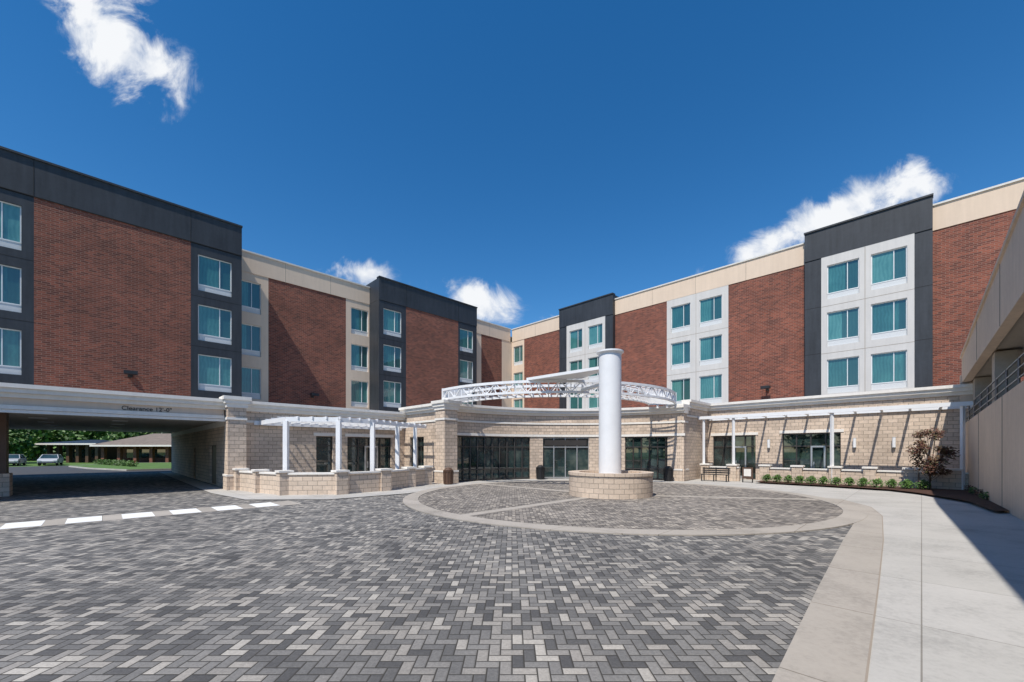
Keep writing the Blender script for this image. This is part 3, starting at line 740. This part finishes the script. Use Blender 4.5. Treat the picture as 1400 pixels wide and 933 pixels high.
# ------------------------------------------------------------------ DISTANCE BEYOND DRIVE-THROUGH
def car(x,y,ang,col):
    g=Grp('parked_car'); m=plain('car_paint',col,.25,.02,metal=.2); N=Matrix.Translation((x,y,0))@Matrix.Rotation(ang,4,'Z')
    prof=[(-2.2,.35),(-2.25,.7),(-2.1,.95),(-1.2,1.0),(1.0,.98),(2.0,.85),(2.22,.62),(2.2,.35)]
    w=.88
    for s in (-1,1): g.face('body',m,N,[(a,s*w,b) for a,b in prof],[(a,b) for a,b in prof])
    for a,b in zip(prof,prof[1:]+prof[:1]): g.face('body',m,N,[(a[0],-w,a[1]),(b[0],-w,b[1]),(b[0],w,b[1]),(a[0],w,a[1])],[(0,0),(1,0),(1,1),(0,1)])
    wt=.66
    P=[(-1.9,-.84,.97),(1.1,-.84,.97),(1.1,.84,.97),(-1.9,.84,.97),(-1.35,-wt,1.44),(.35,-wt,1.44),(.35,wt,1.44),(-1.35,wt,1.44)]
    for f in ((0,1,5,4),(1,2,6,5),(2,3,7,6),(3,0,4,7)): g.face('windows',M_store,N,[P[i] for i in f],[(0,0)]*4)
    g.box('roof',m,N,-1.38,.38,-wt-.02,wt+.02,1.44,1.49)
    for xx in (-1.9,1.1,-.4):
        for s in (-1,1):
            x2={-1.9:-1.35,1.1:.35,-.4:-.4}[xx]; g.beam('pillar',m,N@Vector((xx,s*.85,.97)),N@Vector((x2,s*(wt+.01),1.46)),.07)
    for xx in (-1.4,1.4):
        for s in (-1,1):
            pts=[(xx+.33*math.cos(t*math.pi/8),s*.9,.33+.33*math.sin(t*math.pi/8)) for t in range(16)]
            g.face('wheel',M_blackm,N,pts,[(0,0)]*16)
            pts2=[(p[0],s*.7,p[2]) for p in pts]
            for i in range(16): g.face('wheel',M_blackm,N,[pts[i],pts[(i+1)%16],pts2[(i+1)%16],pts2[i]],[(0,0)]*4)
            g.face('hub',M_alum,N,[(xx+.2*math.cos(t*math.pi/5),s*.905,.33+.2*math.sin(t*math.pi/5)) for t in range(10)],[(0,0)]*10)
    for s in (-1,1): g.box('headlamp',M_white,N,2.18,2.24,s*.7-.15,s*.7+.15,.6,.72)
    g.box('bumper',M_blackm,N,2.15,2.27,-.8,.8,.3,.45)
    g.done()
car(-66.5,54.5,rad(-50),(.5,.5,.5)); car(-67,59.5,rad(-50),(.10,.02,.02)); car(-62.5,55.5,rad(-50),(.6,.6,.6)); car(-69.5,56.5,rad(-50),(.4,.42,.45)); 
isl=[(-38,40.5),(-46,44.5),(-54,50),(-60,62),(-45,68),(-30,50)]
sheet('grass_island',M_grass,isl,.12)
kb=Grp('kerb')
for a,b in zip(isl,isl[1:]+isl[:1]): kb.beam('kerb_stone',M_conc,(a[0],a[1],.06),(b[0],b[1],.06),.18,.15)
kb.done()
def lowb(name,x0,x1,y0,y1,hw,hr,wm,rm):
    g=Grp(name)
    for i in range(6):
        xx=x0+(x1-x0)*i/5; g.box('column',wm,ID,xx-.25,xx+.25,y0,y0+.5,0,hw)
    g.box('walls',wm,ID,x0+1,x1-1,y0+2,y1,0,hw); g.box('windows',M_store,ID,x0+2,x1-2,y0+1.96,y0+1.998,.8,2.2)
    o=1.0; P=[(x0-o,y0-o,hw),(x1+o,y0-o,hw),(x1+o,y1+o,hw),(x0-o,y1+o,hw),(x0+3,(y0+y1)/2,hr),(x1-3,(y0+y1)/2,hr)]
    for f in ((0,1,5,4),(1,2,5),(2,3,4,5),(3,0,4),(3,2,1,0)): g.face('roof',rm,ID,[P[i] for i in f],[(P[i][0],P[i][1]) for i in f])
    g.box('fascia',M_cream,ID,x0-o,x1+o,y0-o-.05,y0-o,hw-.25,hw); g.done()
M_shingle=plain('shingles',(.19,.15,.12),.9,.2,2)
lowb('brick_bungalow',-66,-53,66,78,2.9,5.0,M_brick,M_shingle)
lowb('open_shelter',-77,-69,68,76,3.2,3.9,M_brown,M_blackm)
def hill():
    v=[];f=[];nx,ny=40,8
    for j in range(ny+1):
        for i in range(nx+1):
            x=-240+i*6; y=84+j*8
            v.append((x,y,-.1+5.5*math.sin(min(1,j/4)*math.pi/2)*(0.75+.25*math.sin(i*.7))))
    for j in range(ny):
        for i in range(nx): a=j*(nx+1)+i; f.append((a,a+1,a+nx+2,a+nx+1))
    me=bpy.data.meshes.new('hill'); me.from_pydata(v,[],f); me.materials.append(M_grass); o=bpy.data.objects.new('hill',me); scene.collection.objects.link(o)
hill()
g=Grp('distant_trees'); rnd=random.Random(5); blobs=[]
for i in range(66):
    x=-135+i*1.45+rnd.uniform(-1,1); y=84+rnd.uniform(-3,10); h=rnd.uniform(7,10)
    g.beam('trunk',M_bark,(x,y,0),(x,y,h*.6),.3)
    for _ in range(9): blobs.append(((x+rnd.uniform(-1.8,1.8),y+rnd.uniform(-1.5,1.5),h*rnd.uniform(.06,.9)),(2.0,2.0,1.6)))
g.done(); leafmesh('crowns',g.e,M_leaf,blobs,90,.46,9)
# unseen tree line added behind the viewpoint to darken what the glass reflects
g=Grp('distant_trees'); blobs=[]
for i in range(44):
    x=-90+i*4.2+rnd.uniform(-1.5,1.5); y=-52+rnd.uniform(-5,5); h=rnd.uniform(7,12)
    g.beam('trunk',M_bark,(x,y,0),(x,y,h*.6),.4)
    for _ in range(7): blobs.append(((x+rnd.uniform(-2.2,2.2),y+rnd.uniform(-2,2),h*rnd.uniform(.15,.9)),(2.4,2.4,1.9)))
g.done(); leafmesh('crowns',g.e,M_leaf,blobs,60,.7,19)
tree('deciduous_tree',-84,66,6.6,3.2,M_leaf,21,34,220,.26,0,.3,.1)
tree('deciduous_tree',-78.5,63.5,5.8,3.0,M_leaf,22,34,220,.26,0,.3,.1)
tree('deciduous_tree',-50,66,6.5,2.4,M_leaf,23,20,170,.18,0,.3,.25)
for i in range(9):
    x,y=-44.5-1.6*i,48+1.1*i
    g=Grp('low_shrub'); g.beam('stem',M_bark,(x,y,0),(x,y,.3),.05); g.done()
    leafmesh('foliage',g.e,M_leaf,[((x,y,.45),(.6,.6,.42))],200,.09,100+i)

# ------------------------------------------------------------------ LIGHT
a_=.27; b_=math.sqrt(1-a_*a_); el=math.radians(57)
hx_=(a_-b_)/S2; hy_=(-a_-b_)/S2
sd=Vector((hx_*math.cos(el),hy_*math.cos(el),math.sin(el)))
sun=bpy.data.lights.new('sun','SUN'); sun.energy=5.0; sun.angle=math.radians(.53); sun.color=(1,.95,.87)
so=bpy.data.objects.new('sun',sun); scene.collection.objects.link(so); so.rotation_euler=sd.to_track_quat('Z','Y').to_euler(); so.location=(0,0,60)
w=bpy.data.worlds.new('World'); scene.world=w; w.use_nodes=True; nt=w.node_tree
try:
    w.cycles.sampling_method='MANUAL'; w.cycles.sample_map_resolution=256
except Exception as e: print(e)
bg=nt.nodes['Background']; out_=nt.nodes['World Output']
sky=nd(nt,'ShaderNodeTexSky',sky_type='NISHITA'); sky.sun_disc=False; sky.sun_elevation=el
sky.sun_rotation=math.atan2(sd.x,sd.y); sky.air_density=1.0; sky.dust_density=.0; sky.ozone_density=3.6
hs=nd(nt,'ShaderNodeHueSaturation'); hs.inputs['Saturation'].default_value=1.32; nt.links.new(sky.outputs[0],hs.inputs['Color'])
nt.links.new(hs.outputs[0],bg.inputs['Color']); bg.inputs['Strength'].default_value=.14
tcn=nd(nt,'ShaderNodeTexCoord'); sp=nd(nt,'ShaderNodeSeparateXYZ'); nt.links.new(tcn.outputs['Generated'],sp.inputs[0])
yy=mth(nt,'MAXIMUM',sp.outputs[1],.02)
PX=mth(nt,'DIVIDE',sp.outputs[0],yy); PZ=mth(nt,'DIVIDE',sp.outputs[2],yy)
cvn=nd(nt,'ShaderNodeCombineXYZ'); nt.links.new(PX,cvn.inputs[0]); nt.links.new(PZ,cvn.inputs[1])
nz=noise(nt,cvn.outputs[0],8.0,8,.62,.5); nz2=noise(nt,cvn.outputs[0],10,4,.55,.2)
def cloud(cx,cz,rx,rz,rot,dens=1.0):
    dx=mth(nt,'SUBTRACT',PX,cx); dz=mth(nt,'SUBTRACT',PZ,cz); c,s=math.cos(rot),math.sin(rot)
    ex=mth(nt,'DIVIDE',mth(nt,'ADD',mth(nt,'MULTIPLY',dx,c),mth(nt,'MULTIPLY',dz,s)),rx)
    ez=mth(nt,'DIVIDE',mth(nt,'SUBTRACT',mth(nt,'MULTIPLY',dz,c),mth(nt,'MULTIPLY',dx,s)),rz)
    d=mth(nt,'SQRT',mth(nt,'ADD',mth(nt,'MULTIPLY',ex,ex),mth(nt,'MULTIPLY',ez,ez)))
    return mth(nt,'MULTIPLY',mth(nt,'SUBTRACT',1.0,d),dens)
ms=[cloud(-.99,1.02,.27,.12,-.95,1.5),cloud(-.87,.94,.13,.08,-.7,1.3),cloud(-.98,1.12,.15,.07,.1,1.2),
    cloud(-.36,.43,.11,.052,-.1,1.5),cloud(-.07,.36,.12,.065,-.35,1.5),
    cloud(.76,.56,.36,.065,.42,1.7),cloud(.93,.635,.17,.08,.2,1.6),cloud(.12,.31,.08,.03,0,1.2)]
mm=ms[0]
for k in ms[1:]: mm=mth(nt,'MAXIMUM',mm,k)
den=mth(nt,'ADD',mm,mth(nt,'MULTIPLY',mth(nt,'SUBTRACT',nz,.52),3.4))
msk=nd(nt,'ShaderNodeMapRange',interpolation_type='SMOOTHSTEP'); nt.links.new(den,msk.inputs[0]); msk.inputs[1].default_value=.1; msk.inputs[2].default_value=1.05
edge=nd(nt,'ShaderNodeMapRange'); nt.links.new(mm,edge.inputs[0]); edge.inputs[1].default_value=-.45; edge.inputs[2].default_value=.2
fac=mth(nt,'MULTIPLY',mth(nt,'MULTIPLY',msk.outputs[0],edge.outputs[0]),mth(nt,'GREATER_THAN',sp.outputs[1],.05))
bg2=nd(nt,'ShaderNodeBackground'); 
cc=ramp(nt,mth(nt,'ADD',mth(nt,'MULTIPLY',nz2,.9),mth(nt,'MULTIPLY',den,.18)),[(.35,(.40,.50,.68)),(.64,(.92,.94,.97))]); nt.links.new(cc,bg2.inputs[0]); bg2.inputs[1].default_value=1.0
mx=nd(nt,'ShaderNodeMixShader'); nt.links.new(fac,mx.inputs[0]); nt.links.new(bg.outputs[0],mx.inputs[1]); nt.links.new(bg2.outputs[0],mx.inputs[2]); nt.links.new(mx.outputs[0],out_.inputs[0])

# ------------------------------------------------------------------ CAMERA
cam=bpy.data.cameras.new('camera'); co=bpy.data.objects.new('camera',cam); scene.collection.objects.link(co)
co.location=(0,0,2.0); co.rotation_euler=(math.radians(90),0,0)
cam.sensor_width=36; cam.lens=14.4; cam.shift_y=.107; cam.clip_end=2000; cam.clip_start=.05
scene.camera=co
scene.view_settings.view_transform='Standard'; scene.view_settings.look='None'; scene.view_settings.exposure=0
